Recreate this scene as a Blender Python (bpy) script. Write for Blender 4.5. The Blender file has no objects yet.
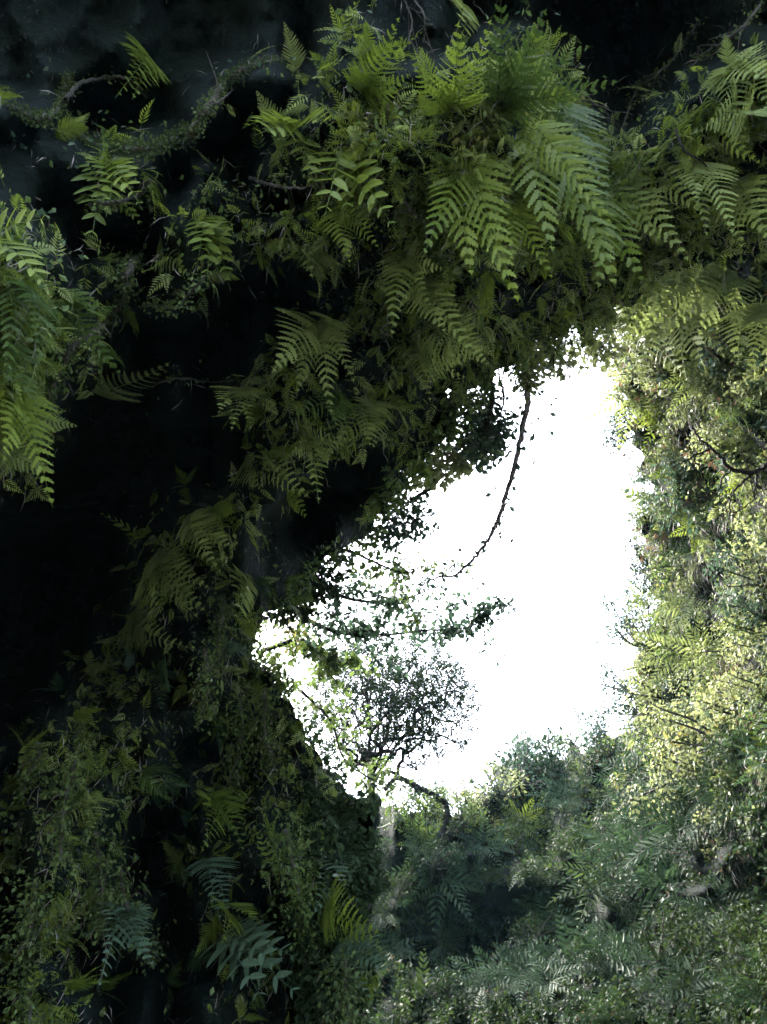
import bpy, math, random
import numpy as np
from mathutils import Vector, Matrix
random.seed(7); RNG = np.random.default_rng(11)
S = bpy.context.scene
C = S.collection
R = math.radians

# ------------------------------------------------------------------ camera
W, H = 767, 1024
VFOV = R(65); FPX = (H/2)/math.tan(VFOV/2); PITCH = R(45)
CAM = np.array([0.0, 0.0, 1.6])
cd = bpy.data.cameras.new("camera"); cam = bpy.data.objects.new("camera", cd); C.objects.link(cam)
cam.location = CAM; cam.rotation_euler = (math.pi/2+PITCH, 0, 0)
cd.sensor_fit = 'VERTICAL'; cd.angle = VFOV; cd.clip_start = 0.05; cd.clip_end = 3000
S.camera = cam

# ------------------------------------------------------------------ light
SUN_EL, SUN_AZ = 50, -46          # azimuth from +Y, positive to the right
w = bpy.data.worlds.new("World"); S.world = w; w.use_nodes = True
nt = w.node_tree; bg = nt.nodes['Background']
sky = nt.nodes.new('ShaderNodeTexSky'); sky.sky_type = 'NISHITA'; sky.sun_disc = False
sky.sun_elevation = R(SUN_EL); sky.sun_rotation = R(SUN_AZ)
sky.air_density = 1.0; sky.dust_density = 4.0; sky.ozone_density = 1.0
# thin bright cloud over the blue: the sky keeps its brightness but loses colour
hs = nt.nodes.new('ShaderNodeHueSaturation'); hs.inputs['Saturation'].default_value = 0.65
nt.links.new(sky.outputs[0], hs.inputs['Color']); nt.links.new(hs.outputs[0], bg.inputs['Color'])
bg.inputs['Strength'].default_value = 0.15
sl = bpy.data.lights.new("sun", 'SUN'); sl.energy = 1.5; sl.angle = R(16); sl.color = (1.0, .95, .86)
so = bpy.data.objects.new("sun", sl); C.objects.link(so)
sd = Vector((math.sin(R(SUN_AZ))*math.cos(R(SUN_EL)), math.cos(R(SUN_AZ))*math.cos(R(SUN_EL)), math.sin(R(SUN_EL))))
so.rotation_euler = sd.to_track_quat('Z', 'Y').to_euler()
S.view_settings.view_transform = 'Standard'; S.view_settings.look = 'None'
S.view_settings.exposure = 3.72; S.view_settings.gamma = 1.0
S.render.engine = 'CYCLES'
S.cycles.max_bounces = 7; S.cycles.diffuse_bounces = 4; S.cycles.transmission_bounces = 5
S.cycles.glossy_bounces = 2; S.cycles.caustics_reflective = False; S.cycles.caustics_refractive = False

# ------------------------------------------------------------------ maps of the cliff
GRID = """
000010001023121121001111
010110012045222563101113
022111244256446686202346
332001411347576787314457
123553113558766678646873
223541424568788889887646
312423542277379989994788
630015767883568977847756
843524530225886324589583
764323100156787468887998
865101002643778788989999
855013026734665567987888
840003165555643455889999
830000014566535655999898
610001035510665555999999
100013454000455555899989
000036662020255555899898
000056643220455555899999
000168463230555555899899
000463363355555555889989
003663455555555555899999
006662466655555555899999
047544466555555555899999
367653256655555555789899
265663655655886685789999
353522456610878877789998
255512445520778877888985
156412443640576787688974
165541532653742113688554
163441365466542355436556
242121255157564466857326
264131445157666778866656
""".split()
V = np.array([[int(c) for c in r] for r in GRID], float)/9
def smooth(t): return t*t*(3-2*t)
def vmap(x, y):
    gx = np.clip(np.asarray(x, float)/32-.5, 0, 22.999); gy = np.clip(np.asarray(y, float)/32-.5, 0, 30.999)
    i, j = gx.astype(int), gy.astype(int); fx, fy = smooth(gx-i), smooth(gy-j)
    return (V[j, i]*(1-fx)+V[j, i+1]*fx)*(1-fy)+(V[j+1, i]*(1-fx)+V[j+1, i+1]*fx)*fy
_lat = RNG.random((256, 256))
def vnoise(x, y):
    x = np.asarray(x, float)+1000.3; y = np.asarray(y, float)+1000.7
    i, j = np.floor(x).astype(int), np.floor(y).astype(int); fx, fy = smooth(x-i), smooth(y-j)
    L = lambda a, b: _lat[b % 256, a % 256]
    return (L(i, j)*(1-fx)+L(i+1, j)*fx)*(1-fy)+(L(i, j+1)*(1-fx)+L(i+1, j+1)*fx)*fy
def fbm(x, y, o=4):
    s = 0; a = .5; t = 0
    for k in range(o):
        s = s+a*vnoise(x*2**k+k*17, y*2**k-k*9); t += a; a *= .5
    return s/t
class TPS:
    def __init__(s, pts):
        p = np.array(pts, float); s.p = p[:, :2]/500; y = np.log(p[:, 2]); n = len(p)
        K = s.k(np.linalg.norm(s.p[:, None]-s.p[None], axis=2))+np.eye(n)*.004
        P = np.c_[np.ones(n), s.p]; A = np.zeros((n+3, n+3)); A[:n, :n] = K; A[:n, n:] = P; A[n:, :n] = P.T
        s.w = np.linalg.solve(A, np.r_[y, 0, 0, 0])
    @staticmethod
    def k(r): return np.where(r > 1e-9, r*r*np.log(r+1e-12), 0)
    def __call__(s, x, y):
        q = np.stack([np.asarray(x, float), np.asarray(y, float)], -1)/500; sh = q.shape[:-1]; q = q.reshape(-1, 2)
        out = np.empty(len(q))
        for a in range(0, len(q), 20000):
            b = q[a:a+20000]; r = np.linalg.norm(b[:, None]-s.p[None], axis=2)
            out[a:a+20000] = s.k(r)@s.w[:-3]+s.w[-3]+b@s.w[-2:]
        return np.exp(np.clip(out, math.log(2.0), math.log(40))).reshape(sh)
TA = TPS([(0,0,3.9),(200,0,4.1),(400,0,4.0),(600,0,4.4),(767,0,4.3),(480,180,3.6),(0,240,2.9),(0,450,3.3),(100,400,3.7),
  (300,380,4.1),(300,250,3.9),(450,380,4.5),(560,330,4.7),(700,280,4.9),(760,150,4.5),(180,600,4.6),(260,640,5.4),(50,800,4.9),(50,1024,4.8),
  (200,800,5.7),(320,800,5.7),(345,850,5.5),(370,900,5.4),(300,1024,5.6),(120,520,4.4),(380,500,5.0),(100,200,3.6),(620,200,4.2),
  (-500,0,4.5),(-500,500,4.5),(-500,1024,5),(-900,500,5),(-900,1700,6),(0,1700,6),(300,1700,7),(-400,-500,5.5),(400,-500,6),(400,-900,7),(1200,-300,6),(1200,200,6.5),(1700,0,8),(450,2100,8),(-900,2100,7),(1700,-900,8),(-900,-900,7)])
TB = TPS([(640,350,9.5),(767,300,8),(767,500,9),(650,560,12.5),(767,700,10.5),(640,720,15.5),(600,745,18),(540,770,20),(480,805,20),
  (420,800,18),(500,900,16),(600,900,15),(767,850,10.5),(767,1024,8.8),(600,1024,12),(450,1024,13),(380,900,15.5),(380,1024,12.5),
  (250,900,16),(200,1024,13),(620,100,8),(767,0,7.5),(1200,300,7),(1200,1024,6.5),(1700,500,7),(1700,1700,8),(600,1700,10),(300,1700,11),(-200,1024,15),(-200,1700,13),(600,2100,11),(1700,-300,9)])
def relief(x, y, amp, sc):
    n = fbm(x/sc, y/sc, 5); r = 1-np.abs(2*fbm(x/sc/.8+40, y/sc/1.3+9, 4)-1)
    return amp*(n-.5)*2-amp*.7*(r-.8)
def infr(x, y):  # 1 in frame, fades to 0 outside
    dx = np.maximum(np.maximum(-x, x-W), 0); dy = np.maximum(np.maximum(-y, y-H), 0)
    return np.exp(-np.hypot(dx, dy)/250)
def dA(x, y):
    x = np.asarray(x, float); y = np.asarray(y, float)
    d = TA(x, y); v = vmap(x, y); k = infr(x, y)
    rec = np.clip(1-v*2.4, 0, 1)*.34*k
    hollow = np.exp(-(((x-20)/130)**2+((y-590)/130)**2))*.45+np.exp(-(((x-610)/75)**2+((y-40)/80)**2))*.3+np.exp(-(((x-105)/38)**2+((y-112)/32)**2))*.55
    return d*(1+rec+hollow*k+relief(x, y, .10, 70.0))
def dB(x, y):
    x = np.asarray(x, float); y = np.asarray(y, float)
    d = TB(x, y); v = vmap(x, y); k = infr(x, y)
    lump = np.abs(2*fbm(x/34+60, y/34+20, 2)-1)**.7     # bushy lumps with creases between
    return d*(1+np.clip(.78-v, 0, 1)*.55*k+relief(x, y, .085, 85.0)-(.12+.09*smooth(np.clip((y-720)/120, 0, 1)))*(lump-.4)*k)
cp, sp = math.cos(PITCH), math.sin(PITCH)
def unproj(x, y, d):
    x = np.asarray(x, float); y = np.asarray(y, float)
    u = (x-W/2)/FPX; v = (H/2-y)/FPX
    r = np.stack([u, cp-sp*v, sp+cp*v], -1); r /= np.linalg.norm(r, axis=-1, keepdims=True)
    return CAM+r*np.asarray(d, float)[..., None]
def proj(P):
    q = np.asarray(P, float)-CAM; z = q[..., 1]*cp+q[..., 2]*sp; v = -q[..., 1]*sp+q[..., 2]*cp
    return W/2+FPX*q[..., 0]/z, H/2-FPX*v/z
def surf(D, x, y, e=None):
    e = e or (30 if D is dB else 16)
    P = unproj(x, y, D(x, y)); a = unproj(np.asarray(x)+e, y, D(np.asarray(x)+e, y))-P; b = unproj(x, np.asarray(y)-e, D(x, np.asarray(y)-e))-P
    n = np.cross(a, b); n /= np.linalg.norm(n, axis=-1, keepdims=True)+1e-9
    s = np.sign(np.sum(n*(CAM-P), -1, keepdims=True)); return P, n*s
def inpoly(x, y, poly):
    x = np.asarray(x, float); y = np.asarray(y, float); c = np.zeros(x.shape, bool); n = len(poly)
    for i in range(n):
        x1, y1 = poly[i]; x2, y2 = poly[(i+1) % n]
        if y1 == y2: continue
        m = ((y1 > y) != (y2 > y)) & (x < (x2-x1)*(y-y1)/(y2-y1)+x1); c ^= m
    return c
PA = [(-700,-240),(950,-240),(950,262),(900,250),(767,262),(700,268),(650,285),(610,320),(575,345),(545,350),(520,350),(495,372),(470,392),(455,400),(446,430),(426,455),
      (402,472),(395,500),(378,522),(350,545),(320,570),(290,598),(262,625),(252,645),(264,668),(285,690),(300,720),(314,760),(328,785),(368,802),(382,832),(371,858),(380,895),(366,935),(377,975),(362,1024),(350,1200),(360,2200),(-700,1500)]
PB = [(612,60),(622,350),(630,400),(628,430),(642,470),(647,520),(652,560),(656,600),(642,650),(637,700),(624,738),(600,746),(570,750),(540,756),(505,772),(482,800),(455,815),(430,806),
      (400,818),(380,808),(330,772),(200,790),(-300,850),(-300,2200),(1000,1500),(1000,-100),(900,-100)]
def jit(x, y, a=9): return x+a*2.4*(vnoise(x/16., y/16.)-.5)+a*1.8*(vnoise(x/6.+50, y/6.)-.5), y+a*2.4*(vnoise(x/16.+77, y/16.)-.5)+a*1.8*(vnoise(x/6., y/6.+31)-.5)
def inA(x, y): return inpoly(*jit(x, y), PA)
def inB(x, y): return inpoly(*jit(x, y), PB)

# ------------------------------------------------------------------ materials
def newmat(name):
    m = bpy.data.materials.new(name); m.use_nodes = True; t = m.node_tree
    for n in list(t.nodes): t.nodes.remove(n)
    return m, t, t.nodes.new, t.links.new
def leafmat(name, dark, light, trans=.4, rough=.45, yellow=0.0, spec=.22):
    m, t, N, L = newmat(name)
    out = N('ShaderNodeOutputMaterial'); mix = N('ShaderNodeMixShader'); pb = N('ShaderNodeBsdfPrincipled'); tr = N('ShaderNodeBsdfTranslucent')
    oi = N('ShaderNodeObjectInfo'); at = N('ShaderNodeAttribute'); at.attribute_name = 'tint'
    nz = N('ShaderNodeTexNoise'); nz.inputs['Scale'].default_value = 1.7; ge = N('ShaderNodeNewGeometry'); L(ge.outputs['Position'], nz.inputs['Vector'])
    a = N('ShaderNodeMath'); a.operation = 'MULTIPLY_ADD'; a.inputs[1].default_value = .35; L(oi.outputs['Random'], a.inputs[0])
    b = N('ShaderNodeMath'); b.operation = 'MULTIPLY_ADD'; b.inputs[1].default_value = .75; b.inputs[2].default_value = -.22; L(nz.outputs[0], b.inputs[0]); L(b.outputs[0], a.inputs[2])
    c = N('ShaderNodeMath'); c.operation = 'MULTIPLY_ADD'; c.inputs[1].default_value = .55; L(at.outputs['Fac'], c.inputs[0]); L(a.outputs[0], c.inputs[2])
    cr = N('ShaderNodeValToRGB'); L(c.outputs[0], cr.inputs[0]); e = cr.color_ramp.elements
    e[0].position = .1; e[0].color = (*dark, 1); e[1].position = .95; e[1].color = (*light, 1)
    if yellow: x = e.new(.995); x.color = (.15, .15, .05, 1)
    L(cr.outputs[0], pb.inputs['Base Color']); pb.inputs['Roughness'].default_value = rough; pb.inputs['Specular IOR Level'].default_value = spec
    hu = N('ShaderNodeHueSaturation'); hu.inputs['Hue'].default_value = .485; hu.inputs['Saturation'].default_value = 1.05; hu.inputs['Value'].default_value = 1.5; L(cr.outputs[0], hu.inputs['Color'])
    L(hu.outputs[0], tr.inputs['Color']); mix.inputs[0].default_value = trans
    L(pb.outputs[0], mix.inputs[1]); L(tr.outputs[0], mix.inputs[2]); L(mix.outputs[0], out.inputs[0]); return m
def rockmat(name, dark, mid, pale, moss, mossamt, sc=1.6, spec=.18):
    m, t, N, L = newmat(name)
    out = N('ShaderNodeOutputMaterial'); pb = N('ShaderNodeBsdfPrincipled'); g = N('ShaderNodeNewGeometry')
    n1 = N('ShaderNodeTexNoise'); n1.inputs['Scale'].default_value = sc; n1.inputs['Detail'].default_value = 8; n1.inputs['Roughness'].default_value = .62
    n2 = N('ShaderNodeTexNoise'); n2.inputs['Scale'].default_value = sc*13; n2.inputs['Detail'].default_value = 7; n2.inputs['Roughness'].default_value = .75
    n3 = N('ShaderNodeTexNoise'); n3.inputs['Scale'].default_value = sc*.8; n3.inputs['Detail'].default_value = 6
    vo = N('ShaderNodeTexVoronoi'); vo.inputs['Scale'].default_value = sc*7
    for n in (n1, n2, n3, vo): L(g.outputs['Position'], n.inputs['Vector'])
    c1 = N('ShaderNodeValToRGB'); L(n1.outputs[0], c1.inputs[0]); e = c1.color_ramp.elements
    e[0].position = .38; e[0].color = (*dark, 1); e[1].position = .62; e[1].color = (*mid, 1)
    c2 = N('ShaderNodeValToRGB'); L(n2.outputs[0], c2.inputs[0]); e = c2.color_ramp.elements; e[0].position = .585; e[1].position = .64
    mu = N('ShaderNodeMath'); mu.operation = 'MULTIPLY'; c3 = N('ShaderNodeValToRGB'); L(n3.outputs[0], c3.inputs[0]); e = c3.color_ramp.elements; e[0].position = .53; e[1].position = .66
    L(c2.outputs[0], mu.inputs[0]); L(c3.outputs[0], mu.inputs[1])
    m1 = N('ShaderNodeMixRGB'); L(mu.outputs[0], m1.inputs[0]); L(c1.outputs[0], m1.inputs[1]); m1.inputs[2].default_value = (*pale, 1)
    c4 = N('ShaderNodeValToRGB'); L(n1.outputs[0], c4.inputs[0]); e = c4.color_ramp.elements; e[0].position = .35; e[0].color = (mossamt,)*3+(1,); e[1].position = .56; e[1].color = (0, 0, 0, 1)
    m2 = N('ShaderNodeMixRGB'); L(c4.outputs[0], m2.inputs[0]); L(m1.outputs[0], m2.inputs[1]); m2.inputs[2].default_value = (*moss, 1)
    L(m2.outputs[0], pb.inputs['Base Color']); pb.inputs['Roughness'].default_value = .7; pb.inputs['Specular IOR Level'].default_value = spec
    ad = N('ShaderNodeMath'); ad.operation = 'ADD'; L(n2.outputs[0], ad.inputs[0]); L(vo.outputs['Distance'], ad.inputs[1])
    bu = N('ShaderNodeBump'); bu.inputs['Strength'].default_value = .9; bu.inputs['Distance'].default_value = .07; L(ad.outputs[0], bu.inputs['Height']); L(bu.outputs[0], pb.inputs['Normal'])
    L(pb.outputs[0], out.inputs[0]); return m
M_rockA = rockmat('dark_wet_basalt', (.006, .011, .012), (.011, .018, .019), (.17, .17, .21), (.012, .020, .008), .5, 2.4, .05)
M_rockB = rockmat('weathered_basalt', (.005, .008, .007), (.014, .017, .016), (.035, .033, .036), (.008, .014, .006), .8, 1.1, .06)
M_soil = rockmat('damp_soil', (.02, .018, .014), (.05, .042, .03), (.12, .11, .09), (.03, .05, .015), .7)
M_bounce = rockmat('pale_bounce_ground', (.16, .155, .14), (.28, .27, .24), (.36, .34, .32), (.12, .15, .05), .3, 2.2)  # unseen ground made pale to bounce light up at the roof
M_bark = rockmat('grey_bark', (.05, .045, .04), (.12, .105, .10), (.28, .26, .28), (.05, .07, .03), .4, 9)
M_glarebark = rockmat('glare_bark', (.20, .18, .19), (.34, .31, .33), (.5, .46, .5), (.12, .12, .08), .3, 9)  # bark colour lightened to stand in for sky glare on the hanging branch
M_darkbark = rockmat('dark_bark', (.014, .012, .012), (.03, .026, .025), (.10, .09, .09), (.02, .03, .01), .2, 9)
M_moss = leafmat('moss', (.013, .026, .010), (.065, .10, .030), .25, .7)
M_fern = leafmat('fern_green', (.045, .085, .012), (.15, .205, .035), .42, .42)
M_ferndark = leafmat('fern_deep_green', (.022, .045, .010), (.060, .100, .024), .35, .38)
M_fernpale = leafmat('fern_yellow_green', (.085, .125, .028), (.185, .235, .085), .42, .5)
M_fernblue = leafmat('fern_blue_green', (.009, .025, .011), (.038, .074, .031), .32, .5, spec=.15)
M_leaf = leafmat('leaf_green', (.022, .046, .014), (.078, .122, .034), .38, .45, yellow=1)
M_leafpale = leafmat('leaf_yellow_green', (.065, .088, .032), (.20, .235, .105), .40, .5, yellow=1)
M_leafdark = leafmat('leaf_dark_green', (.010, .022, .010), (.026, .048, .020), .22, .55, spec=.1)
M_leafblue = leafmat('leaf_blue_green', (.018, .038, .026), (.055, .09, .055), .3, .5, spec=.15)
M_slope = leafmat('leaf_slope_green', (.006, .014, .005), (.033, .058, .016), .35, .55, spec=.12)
M_brown = leafmat('dead_leaf', (.05, .032, .02), (.13, .09, .05), .25, .7)
M_twig = leafmat('dry_twig', (.06, .055, .05), (.22, .20, .19), .05, .7)
M_stalk = leafmat('stalk', (.035, .035, .015), (.09, .085, .03), .1, .5)

# ------------------------------------------------------------------ mesh helpers
def mesh_np(name, Vt, F, mat=None, tint=None, smooth_=False):
    me = bpy.data.meshes.new(name); Vt = np.ascontiguousarray(Vt, np.float32); F = np.ascontiguousarray(F, np.int32); k = F.shape[1]
    me.vertices.add(len(Vt)); me.vertices.foreach_set('co', Vt.ravel()); me.loops.add(F.size); me.loops.foreach_set('vertex_index', F.ravel())
    me.polygons.add(len(F)); me.polygons.foreach_set('loop_start', np.arange(0, F.size, k, dtype=np.int32)); me.polygons.foreach_set('loop_total', np.full(len(F), k, np.int32))
    me.polygons.foreach_set('use_smooth', np.full(len(F), smooth_))
    if tint is not None:
        a = me.attributes.new('tint', 'FLOAT', 'POINT'); a.data.foreach_set('value', np.ascontiguousarray(tint, np.float32))
    me.update(calc_edges=True); me.validate(); 
    if mat: me.materials.append(mat)
    return me
class Acc:
    """collects quads"""
    def __init__(s): s.v = []; s.f = []; s.t = []; s.n = 0
    def add(s, v, f, t=.5):
        v = np.asarray(v, float).reshape(-1, 3); f = np.asarray(f, int).reshape(-1, 4)
        s.v.append(v); s.f.append(f+s.n); s.t.append(np.full(len(v), t) if np.isscalar(t) else np.asarray(t)); s.n += len(v)
    def mesh(s, name, mat, sm=False): return mesh_np(name, np.concatenate(s.v), np.concatenate(s.f), mat, np.concatenate(s.t), sm)
def batch(tv, tf, M, T, tint):
    """template (n,3),(k,4) placed m times: M (m,3,3) columns = axes*scale, T (m,3)"""
    m, n = len(T), len(tv); v = np.einsum('mij,nj->mni', M, tv)+T[:, None]
    f = tf[None]+(np.arange(m)*n)[:, None, None]
    return v.reshape(-1, 3), f.reshape(-1, 4), np.repeat(tint, n)
def frames(F, N, s, asp=None):
    """F forward, N approx normal -> (m,3,3) with columns x=F y z=N, times s"""
    F = F/np.linalg.norm(F, axis=1, keepdims=True); Y = np.cross(N, F); Y /= np.linalg.norm(Y, axis=1, keepdims=True)+1e-9; Z = np.cross(F, Y)
    s = np.broadcast_to(s, (len(F),)); M = np.stack([F*s[:, None], Y*(s if asp is None else s*asp)[:, None], Z*s[:, None]], -1); return M
def randv(n): 
    v = RNG.normal(size=(n, 3)); return v/np.linalg.norm(v, axis=1, keepdims=True)
def tube(acc, pts, rad, n=6, t=.5):
    P = np.array(pts, float); r = np.broadcast_to(rad, (len(P),)).astype(float)
    if len(P) < 2: return
    T = np.gradient(P, axis=0); T /= np.linalg.norm(T, axis=1, keepdims=True)+1e-9
    ref = np.array([.31, .17, .93]); a = np.linspace(0, 2*math.pi, n, endpoint=False); rings = []
    for p, q, rr in zip(P, T, r):
        x = np.cross(q, ref); x /= np.linalg.norm(x)+1e-9; y = np.cross(q, x)
        rings.append(p+rr*(np.cos(a)[:, None]*x+np.sin(a)[:, None]*y))
    v = np.concatenate(rings+[P[-1:]]); f = []
    m = len(P)
    for i in range(m-1):
        for j in range(n): f.append((i*n+j, i*n+(j+1) % n, (i+1)*n+(j+1) % n, (i+1)*n+j))
    for j in range(0, n, 2): f.append(((m-1)*n+j, (m-1)*n+(j+1) % n, (m-1)*n+(j+2) % n, m*n))
    acc.add(v, f, t)
def spline(pts, k=8):
    P = np.array(pts, float); P = np.vstack([2*P[0]-P[1], P, 2*P[-1]-P[-2]]); o = []
    for i in range(1, len(P)-2):
        for t in np.linspace(0, 1, k, endpoint=False):
            a, b, c, d = P[i-1:i+3]
            o.append(.5*((2*b)+(-a+c)*t+(2*a-5*b+4*c-d)*t*t+(-a+3*b-3*c+d)*t**3))
    o.append(P[-2]); return np.array(o)

# ------------------------------------------------------------------ objects helpers
def tag(o, label=None, cat=None, group=None, kind=None):
    if label: o['label'] = label
    if cat: o['category'] = cat
    if group: o['group'] = group
    if kind: o['kind'] = kind
    return o
def obj(name, me, parent=None):
    o = bpy.data.objects.new(name, me); C.objects.link(o)
    if parent: o.parent = parent
    return o
def empty(name, loc=(0, 0, 0)):
    o = bpy.data.objects.new(name, None); C.objects.link(o); o.location = loc; o.empty_display_size = .1; return o
def mat4(M, T):
    m = Matrix.Identity(4)
    for i in range(3):
        for j in range(3): m[i][j] = M[i][j]
        m[i][3] = T[i]
    return m

# ------------------------------------------------------------------ the rock
def shell(name, D, inside, x0, x1, y0, y1, mat, thick):
    def ax(a, b, lo, hi):
        return np.unique(np.r_[np.arange(a, lo, 28.), np.arange(lo, hi, 4.), np.arange(hi, b, 28.)])
    X, Y = np.meshgrid(ax(x0, x1, -60, W+60), ax(y0, y1, -60, H+60)); P = unproj(X, Y, D(X, Y)); n, m = X.shape
    idx = np.arange(n*m).reshape(n, m); F = np.stack([idx[:-1, :-1], idx[1:, :-1], idx[1:, 1:], idx[:-1, 1:]], -1).reshape(-1, 4)
    cx = (X[:-1, :-1]+X[1:, 1:])/2; cy = (Y[:-1, :-1]+Y[1:, 1:])/2; F = F[inside(cx, cy).ravel()]
    used = np.unique(F); remap = np.full(n*m, -1); remap[used] = np.arange(len(used))
    F = remap[F]; XY = np.stack([X.ravel(), Y.ravel()], 1)[used]; k = len(used)
    E = np.concatenate([F[:, [0, 1]], F[:, [1, 2]], F[:, [2, 3]], F[:, [3, 0]]]); key = E[:, 0].astype(np.int64)*k+E[:, 1]; rev = E[:, 1].astype(np.int64)*k+E[:, 0]
    B = E[~np.isin(key, rev)]
    for it in range(3):          # round off the grid steps along the broken edge
        a = np.zeros_like(XY); c = np.zeros(k); np.add.at(a, B[:, 0], XY[B[:, 1]]); np.add.at(a, B[:, 1], XY[B[:, 0]]); np.add.at(c, B[:, 0], 1); np.add.at(c, B[:, 1], 1)
        m = c > 0; XY[m] = .5*XY[m]+.5*a[m]/c[m][:, None]
    Vf = unproj(XY[:, 0], XY[:, 1], D(XY[:, 0], XY[:, 1])); q = Vf-CAM; dl = np.linalg.norm(q, axis=1, keepdims=True); Vb = CAM+q*(dl*1.04+(thick(XY) if callable(thick) else thick))/dl; k = len(Vf)
    E = np.concatenate([F[:, [0, 1]], F[:, [1, 2]], F[:, [2, 3]], F[:, [3, 0]]]); key = E[:, 0].astype(np.int64)*k+E[:, 1]; rev = E[:, 1].astype(np.int64)*k+E[:, 0]
    B = E[~np.isin(key, rev)]; side = np.stack([B[:, 1], B[:, 0], B[:, 0]+k, B[:, 1]+k], -1)
    me = mesh_np(name, np.r_[Vf, Vb], np.r_[F, F[:, ::-1]+k, side], mat, None, True); o = obj(name, me)
    return tag(o, kind='structure')
def shell_far(D, x, y): return D(x, y)
shell('cave_rock', dA, inA, -950, 1750, -950, 2200, M_rockA, lambda q: (1.2+1.5*np.clip((600-q[:, 0])/160, 0, 1)+11*np.clip((330-q[:, 1])/330, 0, 1)*np.clip((560-q[:, 0])/160, .03, 1))[:, None])  # unseen back of the roof thickened to block sky light from the slope
shell('hillside', dB, inB, -300, 1750, -400, 2200, M_rockB, .5)
gx = np.array([[-60, -60, 0], [60, -60, 0], [60, 60, 0], [-60, 60, 0]], float)
tag(obj('ground', mesh_np('ground', gx, [[0, 1, 2, 3]], M_bounce)), kind='structure')

# ------------------------------------------------------------------ frond meshes (x along the rachis, y sideways, z the upper face), length 1
def frond(npin, wid, kind, droop, seed, taper=.9, lean=62, mat=None, base=.08, lobes=13):
    r = random.Random(seed); acc = Acc(); cv = lambda t: np.array([t*(1-.10*droop), .03*math.sin(t*3+seed), droop*(.35*t-.75*t*t)])
    pts = [cv(t) for t in np.linspace(-.12 if base > .05 else 0, 1, 12)]; tube(acc, pts, np.linspace(.0075, .0015, 12), 3, .1)
    for i in range(npin):
        t = base+(1-base)*(i+.3)/npin; u = (i+.5)/npin
        prof = ((1-u)**taper)*min(1, .62+u*2.6)
        for sgn in (-1, 1):
            o = cv(min(1, t+sgn*.004)); L = wid*prof*r.uniform(.88, 1.08); ang = R(lean*(1-.35*u)+r.uniform(-5, 5))
            d = np.array([math.cos(ang), sgn*math.sin(ang), 0]); zt = -.18*L*droop+r.uniform(-.04, .04)*L
            side = np.array([-sgn*math.sin(ang), math.cos(ang)*1., 0])*sgn*sgn; side = np.array([-math.sin(ang)*sgn, math.cos(ang), 0])
            side = np.array([math.sin(ang), -sgn*math.cos(ang), r.uniform(-.38, .38)])    # points back to the base... mirrored per side
            pos = lambda s: o+d*L*s+np.array([.10*L*s*s, 0, zt*s*s+.02*L*math.sin(s*3)])
            gap = (1-base)/npin; hw = gap*.52*(1-.25*u); roll = r.uniform(-.35, .45)
            if kind == 'bi':
                nl = max(3, int(lobes*(.35+.65*prof)))
                cw = hw*.5; acc.add([pos(0)-side*cw*.8, pos(0)+side*cw*.8, pos(.35)+side*cw, pos(.35)-side*cw, pos(.7)+side*cw*.7, pos(.7)-side*cw*.7, pos(1.04), pos(1.04)], [[0, 1, 2, 3], [3, 2, 4, 5], [5, 4, 6, 7]], r.uniform(.25, .6))
                for j in range(nl):
                    s = (j+.4)/nl; q = pos(s); pl = hw*(1-s)**.5*1.08*(1.12 if u < .3 else 1)
                    step = L/nl*.56; tn = r.uniform(.25, .8)
                    for sg in (-1, 1):
                        dr = side*sg*.9+d*.5; tip = q+dr*pl+np.array([0, 0, -.12*pl]); md = q+dr*pl*.55
                        acc.add([q-d*step*.8, md-d*step*1.0, tip, md+d*step*.85, ], [[0, 1, 2, 3]], tn)
            elif kind == 'lance':      # toothed lance-shaped leaflets
                n = 8; hwid = L*.165; tn = r.uniform(.4, .85); vs = []; fs = []
                for j in range(n+1):
                    s = j/n; ww = hwid*(math.sin(math.pi*min(1, s*.94+.06)**.75)**.8); q = pos(s)
                    vs += [q+side*ww*(1.0), q+np.array([0, 0, -.25*ww]), q-side*ww]
                    if j:
                        k = 3*j; fs += [[k-3, k, k+1, k-2], [k-2, k+1, k+2, k-1]]
                acc.add(vs, fs, tn)
                for j in range(1, n*2):
                    s = j/n/2; ww = hwid*(math.sin(math.pi*min(1, s*.94+.06)**.75)**.8); q = pos(s)
                    for sg in (-1, 1): acc.add([q+side*sg*ww*.9-d*L*.04, q+side*sg*(ww*1.22)+d*L*.03, q+side*sg*ww*.9+d*L*.045, q+side*sg*ww*.5], [[0, 1, 2, 3]], tn)
            else:                       # simple pinna
                ww = hw*.62; tn = r.uniform(.3, .8)
                acc.add([pos(0), pos(.45)+side*ww, pos(1), pos(.45)-side*ww], [[0, 1, 2, 3]], tn)
    return acc.mesh('frond', mat)
M_fernshine = leafmat('fern_glossy', (.030, .062, .040), (.085, .14, .095), .3, .3, spec=.5)
FR = {}
for mk, mm in (('g', M_fern), ('d', M_ferndark), ('p', M_fernpale), ('b', M_fernblue), ('c', M_fernshine)):
    FR[mk] = [frond(15, .34, 'bi', .45, 1, mat=mm, lobes=8), frond(16, .29, 'bi', .7, 2, taper=.8, mat=mm, lobes=7), frond(13, .38, 'bi', .3, 3, taper=1., mat=mm, lobes=9)]
FRL = {k: [frond(6, .30, 'lance', .3, 5, taper=.55, lean=66, mat=m), frond(8, .26, 'lance', .4, 6, taper=.6, lean=60, mat=m)] for k, m in (('g', M_fern), ('d', M_ferndark), ('p', M_fernpale), ('b', M_fernblue), ('c', M_fernshine))}
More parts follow.
